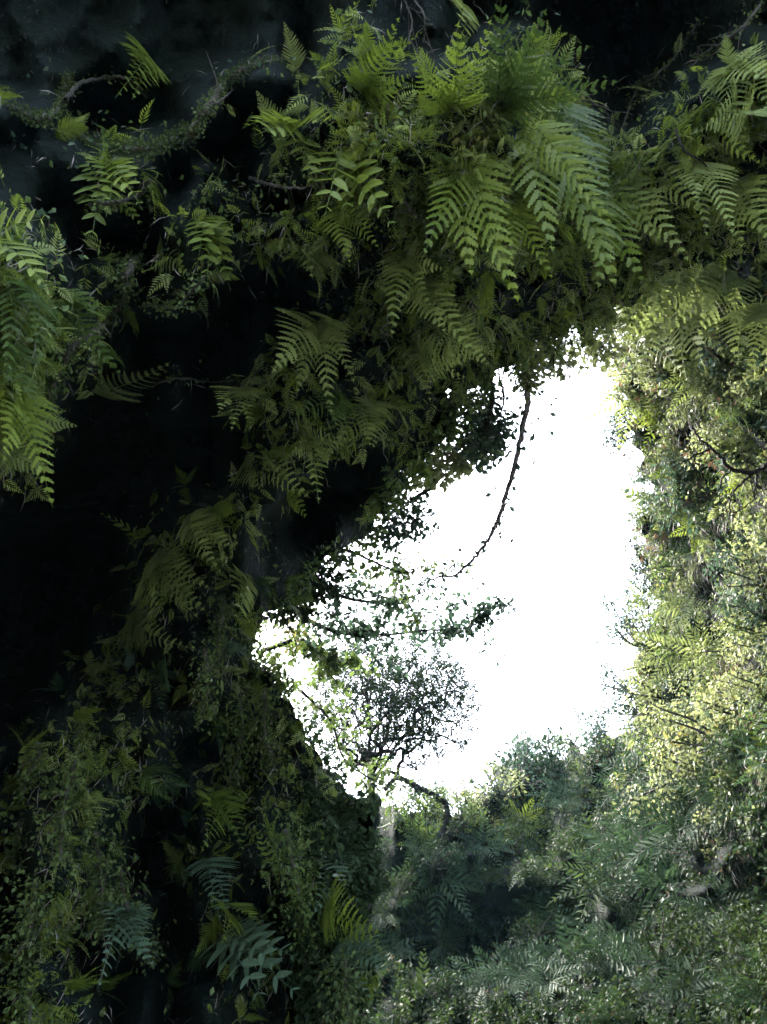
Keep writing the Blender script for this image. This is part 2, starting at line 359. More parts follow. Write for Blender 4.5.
FRS = {k: [frond(11, .30, 'simple', .5, 8, taper=.75, mat=m), frond(9, .34, 'simple', .7, 9, taper=.8, mat=m)] for k, m in (('g', M_fern), ('d', M_ferndark), ('p', M_fernpale), ('b', M_fernblue), ('c', M_fernshine))}
OPEN_C = unproj(540., 560., 9.0)

LAND = []   # landmarks: (px, py, words)
FERN_G = 'ferns growing on the rock'
def place_frond(parent, me, base, F, N, L, asp=1.0):
    M = frames(F[None], N[None], L, asp)[0]; o = obj('frond', me, parent)
    o.matrix_parent_inverse = Matrix.Identity(4); o.matrix_basis = mat4(M, base-np.array(parent.location)); return o
nfern = 0
def hero(bx, by, tips, mk, label, lib='bi', D=dA, wide=1.0, out=.10, group=None, land=True, lift=0.0):
    """fern rooted at the rock behind pixel (bx,by); each tip is where that frond reaches"""
    global nfern
    P, N = surf(D, float(bx), float(by)); d = np.linalg.norm(P-CAM); P = P+(CAM-P)/d*lift
    t = empty('fern', P); tag(t, label, 'fern', group); nfern += 1
    pool = FR[mk] if lib == 'bi' else FRL[mk]
    for k, tp in enumerate(tips):
        tx, ty = tp[:2]; o = (tp[2] if len(tp) > 2 else out)*random.uniform(.8, 1.2)
        Q = unproj(float(tx), float(ty), np.linalg.norm(P-CAM)*(1-o)); F = Q-P; L = np.linalg.norm(F)
        V_ = (CAM-(P+Q)/2); V_ /= np.linalg.norm(V_); Nn = V_+.45*N+np.array([random.uniform(-.35, .35), random.uniform(-.2, .2), .25+random.uniform(-.2, .2)])
        place_frond(t, pool[(k+nfern) % len(pool)], P, F, Nn, L*1.05, wide*random.uniform(.9, 1.1))
    if land: LAND.append((np.mean([q[0] for q in tips]+[bx]), np.mean([q[1] for q in tips]+[by]), label))
    return t
HEROES = [
 (498,112,[(500,18),(535,22),(568,42),(588,80)],'d','big dark fern crown fanned upwards against the black roof hollow','bi'),
 (452,112,[(452,44),(418,78),(480,62)],'g','pale lacy fern with gappy leaflets left of the big dark fern crown','bi'),
 (522,122,[(628,262),(606,190),(560,236)],'g','largest bright fern hanging in the middle of the roof growth','bi'),
 (462,146,[(512,268),(470,262),(436,232)],'g','broad bright fern hanging to the left of the largest bright fern','bi'),
 (548,96,[(600,146),(618,172)],'d','dark green fern drooping from the right side of the dark fern crown','bi'),
 (505,190,[(520,240),(546,252),(500,232)],'g','short fern tucked between the two bright hanging ferns','bi'),
 (628,160,[(668,236),(645,232),(690,200)],'p','yellow green fern with a pointed tip right of the largest bright fern','bi'),
 (596,175,[(640,268),(612,262),(585,250)],'g','fern hanging below the right tip of the largest bright fern','bi'),
 (692,160,[(738,208),(712,205),(700,190)],'p','pale fern hanging over the black gap at upper right','bi'),
 (730,182,[(770,210),(755,222),(735,225)],'p','pale fern hanging at the right frame edge above the leafy wall','bi'),
 (722,70,[(764,60),(770,85),(745,100)],'p','light fern on the ledge by the right frame edge near the top','bi'),
 (738,100,[(772,130),(752,140),(720,130)],'p','light fern with a brownish base under the topmost ledge fern at right','bi'),
 (700,110,[(735,150),(690,150),(665,140)],'g','fern in the middle of the upper right growth under bare rootlets','bi'),
 (345,150,[(322,196),(340,206),(360,205),(376,214)],'g','fern with separate tongue shaped toothed leaflets beside silvery leaves','lance'),
 (298,130,[(243,104),(312,172),(318,108),(262,118)],'g','fern with a few broad toothed leaflets hanging alone over black rock','lance'),
 (362,96,[(378,44),(396,80),(392,60)],'g','upright triangular fern at the upper middle of the roof','bi'),
 (-14,236,[(48,276),(34,216)],'g','bright broad fern reaching in from the left frame edge','lance'),
 (92,392,[(156,384)],'p','single flat fern frond standing out over the black hollow','bi'),
 (14,385,[(54,468),(20,450)],'g','fern with a drooping pointed tip at the lower end of the left clump','bi'),
 (-8,330,[(42,392),(26,350)],'d','fern in the left clump beneath the dark hanging fronds','bi'),
 (10,268,[(62,342),(24,344)],'d','dark fern with long fronds hanging under the bright left edge fern','bi'),
 (58,290,[(102,352),(108,318)],'d','dark fern spreading over the mossy root at left','bi'),
 (300,212,[(278,250),(300,252),(322,256),(345,252),(358,232)],'p','dense bright fern mat hanging across the middle ledge','bi'),
 (335,205,[(368,232),(360,215),(350,250)],'g','fern at the right end of the middle ledge','bi'),
 (208,215,[(222,270),(205,262),(190,240)],'g','small fern with round leaflets at the left end of the middle ledge','lance'),
 (160,235,[(178,268),(188,262)],'p','small pale fern with one frond pointing right below the shiny wet stone','bi'),
 (105,160,[(128,186),(120,170),(95,200),(88,225),(112,192)],'g','leafy fern tuft hanging below the round black hollow','lance'),
 (320,320,[(332,382),(302,382),(344,318),(352,352),(285,360)],'g','fern clump hanging at the lower end of the rising ledge','bi'),
 (245,388,[(222,400),(232,408),(250,402)],'g','small fern at the dangling tip of the ledge over the black hollow','bi'),
 (402,250,[(418,292),(400,300),(430,268)],'g','fern directly below the broad bright hanging fern','bi'),
 (418,278,[(460,322),(440,318),(425,300)],'g','triangular fern hanging just above the hidden rim','bi'),
 (452,318,[(480,358),(468,352),(455,350)],'g','fern with a square cut tip above the hanging rim shrub','bi'),
 (415,345,[(442,380),(428,372),(458,360)],'g','yellowish fern drooping over the dark underside of the rim','bi'),
 (372,398,[(352,440),(370,430),(385,432)],'g','fern with three round ended fronds over the black underside','bi'),
 (330,390,[(345,418),(355,408),(320,415)],'d','dark small fern behind the fern clump of the rising ledge','bi'),
 (310,438,[(328,448),(322,462),(304,455)],'g','small fern with a bright tip pointing right over the black underside','bi'),
 (248,455,[(266,468),(250,480),(290,482)],'g','small fern near the upper end of the green strip on the left wall','bi'),
 (190,515,[(226,538),(205,548),(195,545)],'g','fern with broad bright fronds on the green strip of the left wall','bi'),
 (150,560,[(188,598),(172,590),(145,602),(190,575)],'g','fern clump with fronds falling right on the left wall strip','bi'),
 (128,620,[(158,636),(148,630),(135,636)],'p','small pale fern frond pointing right in the left wall strip','bi'),
 (155,668,[(178,688),(165,690)],'b','bluish small fern alone right of the left wall strip','bi'),
 (240,575,[(250,600),(258,590),(245,612)],'g','fern hanging at the right of the left wall near the sky gap','lance'),
 (700,265,[(668,300),(690,312),(720,300),(655,318)],'p','sunlit pale fern over the upper end of the leafy right wall','bi'),
 (640,262,[(612,300),(625,325),(648,320),(600,325)],'p','sunlit fern curtain where the roof meets the right wall','bi'),
 (590,280,[(560,330),(578,345),(600,340)],'p','sunlit fern hanging at the very top edge of the sky opening','bi'),
 (745,265,[(735,310),(760,305),(775,300)],'p','sunlit fern at the right frame edge above the leafy wall','bi'),
 (455,8,[(475,18),(470,2)],'p','lone small fern leaf dangling from the top frame edge','lance'),
 (138,52,[(152,75),(158,68)],'g','tiny fern frond on the grey rock at upper left','bi'),
 (325,852,[(348,882),(345,866),(336,890)],'c','glossy bluish fern near the dark rock edge at bottom middle','bi'),
 (338,945,[(384,958),(376,938),(366,972)],'c','pale glossy fern leaning over the foot of the left wall','bi'),
 (322,905,[(352,922),(345,935)],'g','green fern between the two glossy ferns at the wall foot','bi'),
 (222,932,[(288,992),(272,960),(252,985),(284,948)],'c','large bluish glossy fern low on the left wall','lance'),
 (108,902,[(152,948),(150,922),(134,940)],'c','bluish fern with narrow fronds in the lower left growth','bi'),
 (202,862,[(228,882),(218,872)],'c','small glossy fern over the black gap on the lower left wall','bi'),
 (205,795,[(250,812),(236,802),(226,830)],'g','yellowish fern pair pointing right on the lower left wall','bi'),
 (218,905,[(262,908),(242,925)],'g','flat fern frond pointing right above the large bluish glossy fern','bi'),
 (84,800,[(96,806),(70,815),(100,795)],'p','pale tipped small fern in the lower left growth','bi'),
 (660,262,[(648,312),(668,318),(632,300)],'p','sunlit fern left of the pale ferns over the right wall','bi'),
 (725,268,[(716,322),(742,318),(700,308)],'p','sunlit fern in the middle of the pale row over the right wall','bi'),
 (622,300,[(602,352),(622,360),(640,350)],'p','sunlit fern hanging at the upper right corner of the opening','bi'),
 (690,300,[(672,345),(694,350),(712,340)],'p','sunlit fern in the second row over the right wall','bi'),
 (752,305,[(738,345),(758,350),(775,335)],'p','sunlit fern of the second row at the right frame edge','bi'),
 (650,315,[(640,362),(662,360)],'p','small sunlit fern in the second row near the opening','bi'),
]
for h in HEROES:
    if h[3] == 'g' and ((225 < h[0] < 480 and 240 < h[1] < 470) or (120 < h[0] < 260 and 500 < h[1] < 620)): h = (*h[:3], 'p', *h[4:])  # green ferns in dim spots recoloured paler, light put into the colour
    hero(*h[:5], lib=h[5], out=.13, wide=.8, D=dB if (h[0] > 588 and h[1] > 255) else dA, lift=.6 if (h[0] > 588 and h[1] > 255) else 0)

# ---- labels for the many others: named by the landmark beside them
def extra_land():
    LAND.extend([(105,110,'the round black hollow'),(150,30,'the grey lichened rock at upper left'),(60,600,'the big black hollow at left'),(610,60,'the black roof hollow at top'),
     (528,380,'the hanging bare branch'),(490,415,'the hanging rim shrub'),(350,720,'the twiggy tree against the sky'),(560,790,'the dark bush on the far rim'),
     (640,420,'the dark bush on the right wall edge'),(655,570,'the lower dark bush on the right wall edge'),(735,470,'the bare dark branch on the right'),(300,640,'the sky gap at left'),
     (35,950,'the long moss curtain at lower left'),(285,900,'the brown creeper column'),(520,920,'the black gap in the far slope'),(350,860,'the dark rock edge at bottom middle'),
     (700,640,'the pale ferns on the right wall'),(440,810,'the crooked trunk on the far rim'),(100,700,'the middle of the left wall strip'),(180,880,'the black gap on the lower left wall'),
     (745,860,'the dark gap at the right edge'),(620,850,'the tree fern on the far slope'),(600,980,'the glossy fern at the bottom'),(420,890,'the banded fern on the far slope'),(720,760,'the yellow green shrubs on the right wall')])
extra_land()
used_labels = set()
def autolabel(x, y, what):
    def short(s): return s if s.startswith('the ') else 'the '+s
    def dr(dx, dy):
        if abs(dx) > 2.2*abs(dy): return 'right of' if dx > 0 else 'left of'
        if abs(dy) > 2.2*abs(dx): return 'below' if dy > 0 else 'above'
        return ('below right of' if dx > 0 else 'below left of') if dy > 0 else ('above right of' if dx > 0 else 'above left of')
    near = [l for l in LAND if len(l[2].split()) <= 16-len(what.split())-5]; near.sort(key=lambda l: (l[0]-x)**2+(l[1]-y)**2)
    for k, l in enumerate(near[:6]):
        dd = math.hypot(l[0]-x, l[1]-y)
        for adv in (('just ',) if dd < 30 else ('',) if dd < 70 else ('further ',)):
            s = f"{what} {adv}{dr(x-l[0], y-l[1])} {short(l[2])}"
            if len(s.split()) <= 16 and s not in used_labels: used_labels.add(s); return s
    for a in near[:4]:
        for b in near[4:12]:
            s = f"{what.split(' ', 1)[1] if len(what.split()) > 3 else what} between {short(a[2])} and {short(b[2])}"
            if len(s.split()) <= 16 and s not in used_labels: used_labels.add(s); return s
    return f"{what} {dr(x-near[0][0], y-near[0][1])} {short(near[0][2])}"

# ------------------------------------------------------------------ scattered ferns, each its own thing
def candidates(n, inside, x0, x1, y0, y1, power=1.3, excl=None, vm=vmap):
    out = []
    while len(out) < n:
        x = RNG.uniform(x0, x1); y = RNG.uniform(y0, y1)
        if not bool(inside(np.array([x]), np.array([y]))[0]): continue
        v = float(vm(x, y))
        if RNG.random() > v**power: continue
        out.append((x, y))
    return out
def blue_noise(c, rmin):
    keep = []
    for p in c:
        r = rmin(p) if callable(rmin) else rmin
        if all((p[0]-q[0])**2+(p[1]-q[1])**2 > r*r for q in keep): keep.append(p)
    return keep
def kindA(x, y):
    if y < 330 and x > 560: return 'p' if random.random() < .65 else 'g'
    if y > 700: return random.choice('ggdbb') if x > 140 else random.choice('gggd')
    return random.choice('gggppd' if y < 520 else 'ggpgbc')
def scatter_ferns(D, pts, size, nf, kindf, what, group, detailed=True):
    X = np.array([p[0] for p in pts]); Y = np.array([p[1] for p in pts]); P, N = surf(D, X, Y)
    for i in range(len(pts)):
        x, y = pts[i]; mk = kindf(x, y); p = P[i]+N[i]*.02
        Lt = OPEN_C-p; Lt /= np.linalg.norm(Lt); s = size(x, y)
        t = empty('fern', p); hue = {'g': 'green', 'd': 'dark green', 'p': 'pale yellow green', 'b': 'bluish green', 'c': 'glossy bluish'}[mk]
        tag(t, autolabel(x, y, f'{"tiny" if s < .2 else "small" if s < .3 else "spreading"} {hue} {what}'), 'fern', group)
        n = nf(x, y); bl = random.random() < .22
        for k in range(n):
            F = Lt*.55+N[i]*.55+np.array([0, 0, -.45])+randv(1)[0]*.75
            ln = s*random.uniform(.7, 1.15)
            NN = N[i]*.8+np.array([0, 0, .45])+randv(1)[0]*.35
            me = (FRL[mk] if bl else FR[mk])[random.randrange(2 if bl else 3)] if detailed else FRS[mk][0]
            place_frond(t, me, p, F, NN, ln, random.uniform(.8, 1.05)*(1.15))
cA = blue_noise(candidates(900, inA, -25, W+25, -25, H+20, 1.4), lambda p: 15 if p[1] > 380 else 25)[:165]
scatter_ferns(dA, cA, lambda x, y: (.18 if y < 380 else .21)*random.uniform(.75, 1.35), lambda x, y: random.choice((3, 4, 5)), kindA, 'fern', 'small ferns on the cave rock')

# ------------------------------------------------------------------ the far slope and right wall: ferns and shrubs
def kindB(x, y):
    if y > 780: return random.choice('bbbd')
    return random.choice('ppgb')
def arching(x, y, size, mk, label, n=9, group='tree ferns on the far slope', D=dB, lib='bi', upk=.5, out=.15):
    P, N = surf(D, float(x), float(y)); p = P+N*out; t = empty('fern', p); tag(t, label, 'fern', group)
    vw = (CAM-p)/np.linalg.norm(CAM-p); up = N*.35+vw*.65+np.array([0, 0, upk*.6]); up /= np.linalg.norm(up); a = np.cross(up, [0, 1, .3]); a /= np.linalg.norm(a); b = np.cross(up, a)
    for k in range(n):
        th = 2*math.pi*(k+random.uniform(-.25, .25))/n; side = a*math.cos(th)+b*math.sin(th)
        F = side*.95+up*random.uniform(.1, .55); NN = up+side*.1
        place_frond(t, (FRS if lib == 'bi' else FRL)[mk][k % 2], p, F, NN, size*random.uniform(.8, 1.15), .95)
    return t
TF = [(700,640,1.0,'p','pale fern with star like fronds on the sunny right wall'),(726,632,.8,'p','second pale fern right of the star like fern on the right wall'),(712,600,.7,'p','pale fern above the star like fern of the right wall'),
 (664,585,.5,'p','pale little fern at the sky edge of the right wall'),(704,845,1.2,'b','silvery tree fern with drooping fronds on the far slope'),(690,880,1.1,'b','grey green fern below the silvery tree fern'),
 (628,880,1.3,'b','blue green fern with feathered fronds left of the silvery tree fern'),(612,905,1.2,'d','dark fern below the feathered fern of the far slope'),(655,840,1.1,'b','fern with arched crown on the upper far slope'),
 (420,880,1.5,'b','banded fern on the left of the far slope'),(435,905,1.2,'b','fern right under the banded fern of the far slope'),(452,870,.8,'b','fern with two raised fronds near the crooked trunk'),
 (475,862,.9,'b','upright fern in front of the crooked trunk'),(505,828,.9,'g','upright fern pair on the far rim right of the crooked trunk'),(520,850,.8,'b','fern below the dark rim bush'),
 (555,925,1.0,'b','fern with a raised pointed frond over the black gap'),(548,945,.9,'b','shiny leaved fern under the raised pointed frond'),(616,972,1.1,'b','glossy fern with upright tips at the bottom of the slope'),
 (598,985,1.0,'b','glossy low fern left of the upright tips at the bottom'),(650,990,.9,'b','small glossy fern right of the upright tips at the bottom'),(728,945,.8,'b','fern with banded fronds by the dark gap at lower right'),
 (712,1015,.9,'b','fern with white shiny fronds at the bottom right edge'),(500,1005,1.0,'b','glossy fern at the bottom edge below the black gap'),(530,1000,.9,'b','fern right of the glossy fern at the bottom edge'),
 (450,935,1.1,'b','fern with shiny flat fronds in shade left of the black gap'),(460,960,1.0,'d','dark low fern under the shiny flat fronds'),(560,1010,.9,'b','fern between the two glossy bottom ferns'),
 (645,925,1.0,'b','fern with hanging leaves below the feathered fern'),(600,795,1.4,'p','pale tree fern on the far rim right of the dark bush'),(650,790,1.2,'b','blue green tree fern above the arched crown'),
 (570,815,1.0,'b','fern mound on the far rim in front of the dark bush'),(752,800,.9,'b','blue green fern at the right edge below the yellow shrubs'),(760,910,.8,'g','fern arching over at the right edge in the lower slope'),
 (420,815,.9,'g','light fern at the foot of the twiggy tree'),(400,845,.9,'d','fern mound right of the dark rock edge')]
for x, y, s, mk, lb in TF:
    arching(x, y, s*.82, mk, lb, 9, out=.35); LAND.append((x, y, lb))
cB = blue_noise([p for p in candidates(600, inB, 380, W+20, 250, H+20, 1.3) if not (p[1] < 320)], 34)
cB = [p for p in cB if all((p[0]-t[0])**2+(p[1]-t[1])**2 > 500 for t in TF)][:38]
for x, y in cB:
    mk = kindB(x, y); hue = {'g': 'green', 'd': 'dark green', 'p': 'pale', 'b': 'bluish'}[mk]
    arching(x, y, (.5 if x > 640 and y < 760 else .75)*random.uniform(.7, 1.2), mk, autolabel(x, y, f'{hue} fern'), 7, 'ferns on the far slope and right wall', lib=random.choice(('bi', 'bi', 'lance')))

# leaf templates
LEAF_V = np.array([[0, 0, 0], [.5, .30, .07], [1, 0, -.03], [.5, -.30, .07]], float); LEAF_F = np.array([[0, 1, 2, 3]])
def cloud_leaves(n, centre, rad, size, shell_=.55, flat=None, seed=0):
    g = np.random.default_rng(seed); v = g.normal(size=(n, 3)); v /= np.linalg.norm(v, axis=1, keepdims=True)
    r = (shell_+(1-shell_)*g.random(n))**.8; return v, np.asarray(centre)+v*r[:, None]*rad
def shrub_mesh(seed, n, leaf, mat, lumps=9, rad=.5):
    g = np.random.default_rng(seed); acc = Acc(); V_ = []; cen = g.normal(size=(lumps, 3))*rad*.42*np.array([1, 1, .8]); cen[:, 2] += rad*.55
    for c in cen:
        k = n//lumps; v = g.normal(size=(k, 3)); v /= np.linalg.norm(v, axis=1, keepdims=True); lr = rad*g.uniform(.28, .5)
        T = c+v*(lr*(g.random(k)**.45))[:, None]*np.array([1, 1, .75]); F = v*.6+g.normal(size=(k, 3))*.6+np.array([0, 0, -.2]); N = v+np.array([0, 0, .9])+g.normal(size=(k, 3))*.45
        M = frames(F, N, leaf*g.uniform(.6, 1.3, k)); a = batch(LEAF_V, LEAF_F, M, T, np.clip(g.uniform(.1, .9)+g.normal(size=k)*.2, 0, 1)); acc.add(*a)
    return acc.mesh('crown', mat), cen
def stem_mesh(seed, cen, rad, mat):
    acc = Acc(); g = np.random.default_rng(seed)
    for c in cen: tube(acc, spline([np.zeros(3), c*.45+g.normal(size=3)*.04, c, c*1.25+g.normal(size=3)*.05], 4), np.linspace(.018, .004, 13), 4)
    return acc.mesh('stem', mat)
SH = {}
for k, m in (('g', M_leaf), ('p', M_leafpale), ('d', M_leafdark), ('b', M_leafblue), ('s', M_slope)):
    SH[k] = []
    for s in range(3):
        me, cen = shrub_mesh(s*7+ord(k), 620, .055, m); SH[k].append((me, stem_mesh(s, cen, .5, M_bark)))
def shrub(x, y, s, mk, label, D=dB, group='shrubs on the right wall and far slope', lift=0., tall=1.):
    P, N = surf(D, float(x), float(y)); p = P+N*lift; t = empty('shrub', p); tag(t, label, 'shrub', group)
    Z = N*.7+np.array([0, 0, .8]); Z /= np.linalg.norm(Z); X = np.cross(Z, [.2, 1, 0]); X /= np.linalg.norm(X); Y = np.cross(Z, X); a = random.uniform(0, 6.3)
    X, Y = X*math.cos(a)+Y*math.sin(a), -X*math.sin(a)+Y*math.cos(a); M = np.stack([X*s, Y*s, Z*s*tall], -1); cr, st = random.choice(SH[mk])
    for nm, me in (('crown', cr), ('stem', st)):
        o = obj(nm, me, t); o.matrix_basis = mat4(M, (0, 0, 0))
    return t
SHR = [(545,800,3.0,'d','dark round bush on the far rim beside the sky'),(585,780,2.2,'d','dark bush right of the round bush on the far rim'),(520,790,1.6,'b','light bluish bush at the left end of the far rim bushes'),
 (498,805,1.3,'p','pale shrub at the left tip of the far rim'),(560,765,1.5,'b','bluish shrub crowning the far rim'),(645,425,.75,'d','dark bush hanging at the sky edge of the right wall'),(636,440,.6,'b','blue green shrub under the dark bush at the sky edge'),
 (660,565,.9,'d','second dark bush lower down the sky edge of the right wall'),(657,600,.8,'b','blue green shrub below the lower dark sky edge bush'),(648,650,1.2,'b','blue green bush bulging into the sky from the right wall'),
 (640,690,1.1,'b','leafy bush under the bulging blue green bush'),(645,712,1.0,'d','dark shrub with a small sky hole at the wall foot'),(620,748,1.3,'b','shrub where the right wall meets the far rim'),
 (735,745,1.3,'p','yellow green shrub on the right wall above the shade'),(700,770,1.4,'p','yellow green shrub left of the upper one on the right wall'),(755,715,1.1,'p','yellow green shrub at the right frame edge'),
 (680,700,1.2,'p','round olive shrub in the middle of the right wall'),(672,655,1.0,'p','olive shrub above the round olive shrub'),(725,800,1.2,'p','bright shrub at the border of the lower right shade'),
 (460,835,1.2,'g','green shrub at the foot of the crooked trunk'),(430,825,1.4,'d','dark shrub beside the crooked trunk'),(390,815,1.4,'g','green shrub right beside the twiggy tree foot')]
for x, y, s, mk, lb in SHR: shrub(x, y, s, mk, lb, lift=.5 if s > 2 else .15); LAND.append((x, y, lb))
cS = [p for p in blue_noise(candidates(900, inB, 385, W+30, 300, H+30, 1.6), 26) if all((p[0]-t[0])**2+(p[1]-t[1])**2 > 300 for t in SHR)][:110]
for x, y in cS:
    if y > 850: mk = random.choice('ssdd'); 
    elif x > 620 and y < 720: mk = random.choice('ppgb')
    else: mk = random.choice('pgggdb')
    hue = {'g': 'green', 'd': 'dark', 'p': 'yellow green', 'b': 'bluish', 's': 'deep green'}[mk]
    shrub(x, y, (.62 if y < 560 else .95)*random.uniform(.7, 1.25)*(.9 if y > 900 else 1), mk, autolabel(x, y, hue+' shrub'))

# ------------------------------------------------------------------ ground cover nobody could count
def cover(name, D, inside, n, x0, x1, y0, y1, leaf, mat, power, lift, label, cat, tv=LEAF_V, tf=LEAF_F, thr=0, flat=.5, clump=14, hang=.5, dens=None):
    X = RNG.uniform(x0, x1, n*5); Y = RNG.uniform(y0, y1, n*5); v = vmap(X, Y)
    cl = fbm(X/clump+5, Y/clump+3, 3); keep = (RNG.random(n*5) < np.clip(v-thr, 0, 1)**power) & (cl > .56-.30*v) & inside(X, Y)
    if dens is not None: keep &= dens(X, Y)
    if D is dB:
        for q in TF: keep &= ((X-q[0])**2+(Y-q[1])**2 > (14+9*q[2])**2) | (RNG.random(n*5) < .15)
    X = X[keep][:n]; Y = Y[keep][:n]; P, N = surf(D, X, Y); k = len(X)
    P = P+N*(RNG.random(k)**1.5*lift*(.4+cl[keep][:n]))[:, None]
    F = N*.35+np.array([0, 0, -hang])+randv(k)*.8; NN = N*.7+np.array([0, 0, .5])+randv(k)*.7
    d = np.linalg.norm(P-CAM, axis=1); M = frames(F, NN, leaf*RNG.uniform(.5, 1.4, k)*(.75+.25*d/d.mean()))
    t = np.clip(fbm(X/22+9, Y/22, 3)*1.5-.3+RNG.normal(size=k)*.16, 0, 1); a = batch(tv, tf, M, P, t)
    o = obj(name, mesh_np(name, a[0], a[1], mat, a[2])); tag(o, label, cat, kind='stuff'); return o
def tmpl(me_args):  # a light fern frond as a template
    m = frond(*me_args[0], **me_args[1]); n = len(m.vertices); v = np.empty(n*3, np.float32); m.vertices.foreach_get('co', v); f = np.array([p.vertices[:] for p in m.polygons]); bpy.data.meshes.remove(m); return v.reshape(-1, 3), f
tfv, tff = tmpl(((9, .34, 'simple', .4, 4), dict(taper=.8, mat=None)))
cover('moss', dA, inA, 70000, -160, W+160, -160, H+160, .020, M_moss, 2.0, .06, 'olive moss and tiny creepers furring the ledges of the cave rock', 'moss', thr=.2)
cover('creeper_leaves', dA, inA, 62000, -160, W+160, -160, H+160, .032, M_leaf, 2.2, .14, 'small creeper leaves hanging in belts along the cave rock ledges', 'creeper', thr=.2)
cover('small_ferns', dA, inA, 12000, -120, W+120, -120, H+120, .115, M_fern, 1.8, .06, 'tiny fern fronds filling the belts between the larger ferns', 'ferns', tv=tfv, tf=tff, thr=.15)
cover('small_pale_ferns', dA, inA, 8000, -120, W+120, -120, H+120, .12, M_fernpale, 1.6, .09, 'tiny light green fern fronds scattered through the hanging belts of growth', 'ferns', tv=tfv, tf=tff, thr=.2, clump=10)
cover('silvery_leaves', dA, inA, 5000, -60, W+60, -60, H+60, .03, M_leafblue, .7, .1, 'scattered silvery blue leaves and bits of lichen on the dark rock', 'leaves', dens=lambda x, y: (fbm(x/45+3, y/45+8, 3) > .53))
pn = lambda x, y, q, sc=48: fbm(x/sc+q*13.7, y/sc+q*7.3, 3)      # patches: each kind of plant keeps to its own
cover('wall_leaves', dB, inB, 42000, 590, W+120, 200, 830, .055, M_leafpale, .8, .34, 'mass of small sunlit leaves covering the right wall', 'ground cover', clump=15, dens=lambda x, y: pn(x, y, 1) > .46)
cover('wall_fine_leaves', dB, inB, 50000, 590, W+120, 200, 830, .034, M_leaf, .8, .22, 'fine small leaved creeper in patches on the right wall', 'creeper', clump=11, dens=lambda x, y: pn(x, y, 2) > .47)
cover('wall_undergrowth', dB, inB, 16000, 590, W+120, 200, 1024, .075, M_leafblue, .8, .3, 'blue green larger leaves in patches on the right wall', 'ground cover', clump=13, dens=lambda x, y: pn(x, y, 3) > .55)
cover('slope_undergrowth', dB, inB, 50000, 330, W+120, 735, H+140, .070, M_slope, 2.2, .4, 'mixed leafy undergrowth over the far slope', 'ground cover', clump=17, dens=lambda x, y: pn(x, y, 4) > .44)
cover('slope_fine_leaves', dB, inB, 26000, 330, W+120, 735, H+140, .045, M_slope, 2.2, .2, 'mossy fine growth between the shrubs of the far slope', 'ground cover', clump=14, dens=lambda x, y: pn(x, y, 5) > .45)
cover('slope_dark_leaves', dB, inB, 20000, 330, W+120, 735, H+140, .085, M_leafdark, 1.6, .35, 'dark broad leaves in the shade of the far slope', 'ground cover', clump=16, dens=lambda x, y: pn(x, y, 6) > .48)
cover('slope_small_ferns', dB, inB, 1500, 330, W+120, 700, H+120, .36, M_fernblue, 2.0, .16, 'small bluish ferns filling the far slope', 'ferns', tv=tfv, tf=tff, dens=lambda x, y: pn(x, y, 7) > .5)
cover('wall_small_ferns', dB, inB, 1800, 600, W+120, 250, 800, .22, M_fernpale, 1.0, .16, 'small pale ferns filling the sunny right wall', 'ferns', tv=tfv, tf=tff, dens=lambda x, y: pn(x, y, 8) > .5)
cover('dead_stalks', dB, inB, 12000, 600, W+100, 250, 900, .16, M_twig, .5, .3, 'dry grey stalks and twigs hanging between the green on the right wall', 'dead stalks', tv=LEAF_V*np.array([1, .10, 1]), hang=1.6, dens=lambda x, y: pn(x, y, 9) > .5)
cover('dead_leaves', dB, inB, 5000, 380, W+100, 300, H+60, .07, M_brown, .5, .3, 'dry brown leaves caught in the green of wall and slope', 'dead leaves', dens=lambda x, y: pn(x, y, 10) > .5)
cover('cave_twigs', dA, inA, 6000, -60, W+60, -60, H+60, .10, M_twig, .9, .10, 'dry twigs and hair roots caught on the cave rock ledges', 'twigs', tv=LEAF_V*np.array([1, .07, 1]), hang=1.1, thr=.1)

def near_rim(x, y, lo=8, hi=26, r=15):
    d = np.full(np.shape(x), 1e9)
    for i in range(lo, hi):
        (x1, y1), (x2, y2) = PA[i], PA[i+1]; t = np.clip(((x-x1)*(x2-x1)+(y-y1)*(y2-y1))/((x2-x1)**2+(y2-y1)**2), 0, 1)
        d = np.minimum(d, np.hypot(x-x1-t*(x2-x1), y-y1-t*(y2-y1)))
    return d < r*(.4+1.2*vnoise(x/9., y/9.))
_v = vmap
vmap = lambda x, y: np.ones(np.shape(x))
cover('rim_leaves', dA, inA, 9000, 240, 620, 300, 1024, .042, M_leaf, .6, .16, 'small leaves fringing the broken rim of the opening', 'creeper', clump=9, dens=near_rim)
cover('rim_grass', dA, inA, 3000, 240, 620, 300, 1024, .13, M_slope, .6, .10, 'thin blades and twigs poking out of the rim of the opening', 'grass', tv=LEAF_V*np.array([1, .12, 1]), clump=9, dens=near_rim, hang=.2)
cover('shade_leaves', dA, inA, 7000, 300, 385, 780, 1030, .05, M_leafdark, .6, .10, 'dark leaves added as shade over the rock edge at the foot of the left wall', 'dark leaves', clump=12)  # dark leaf cover stands in for shade on this rock edge
vmap = _v
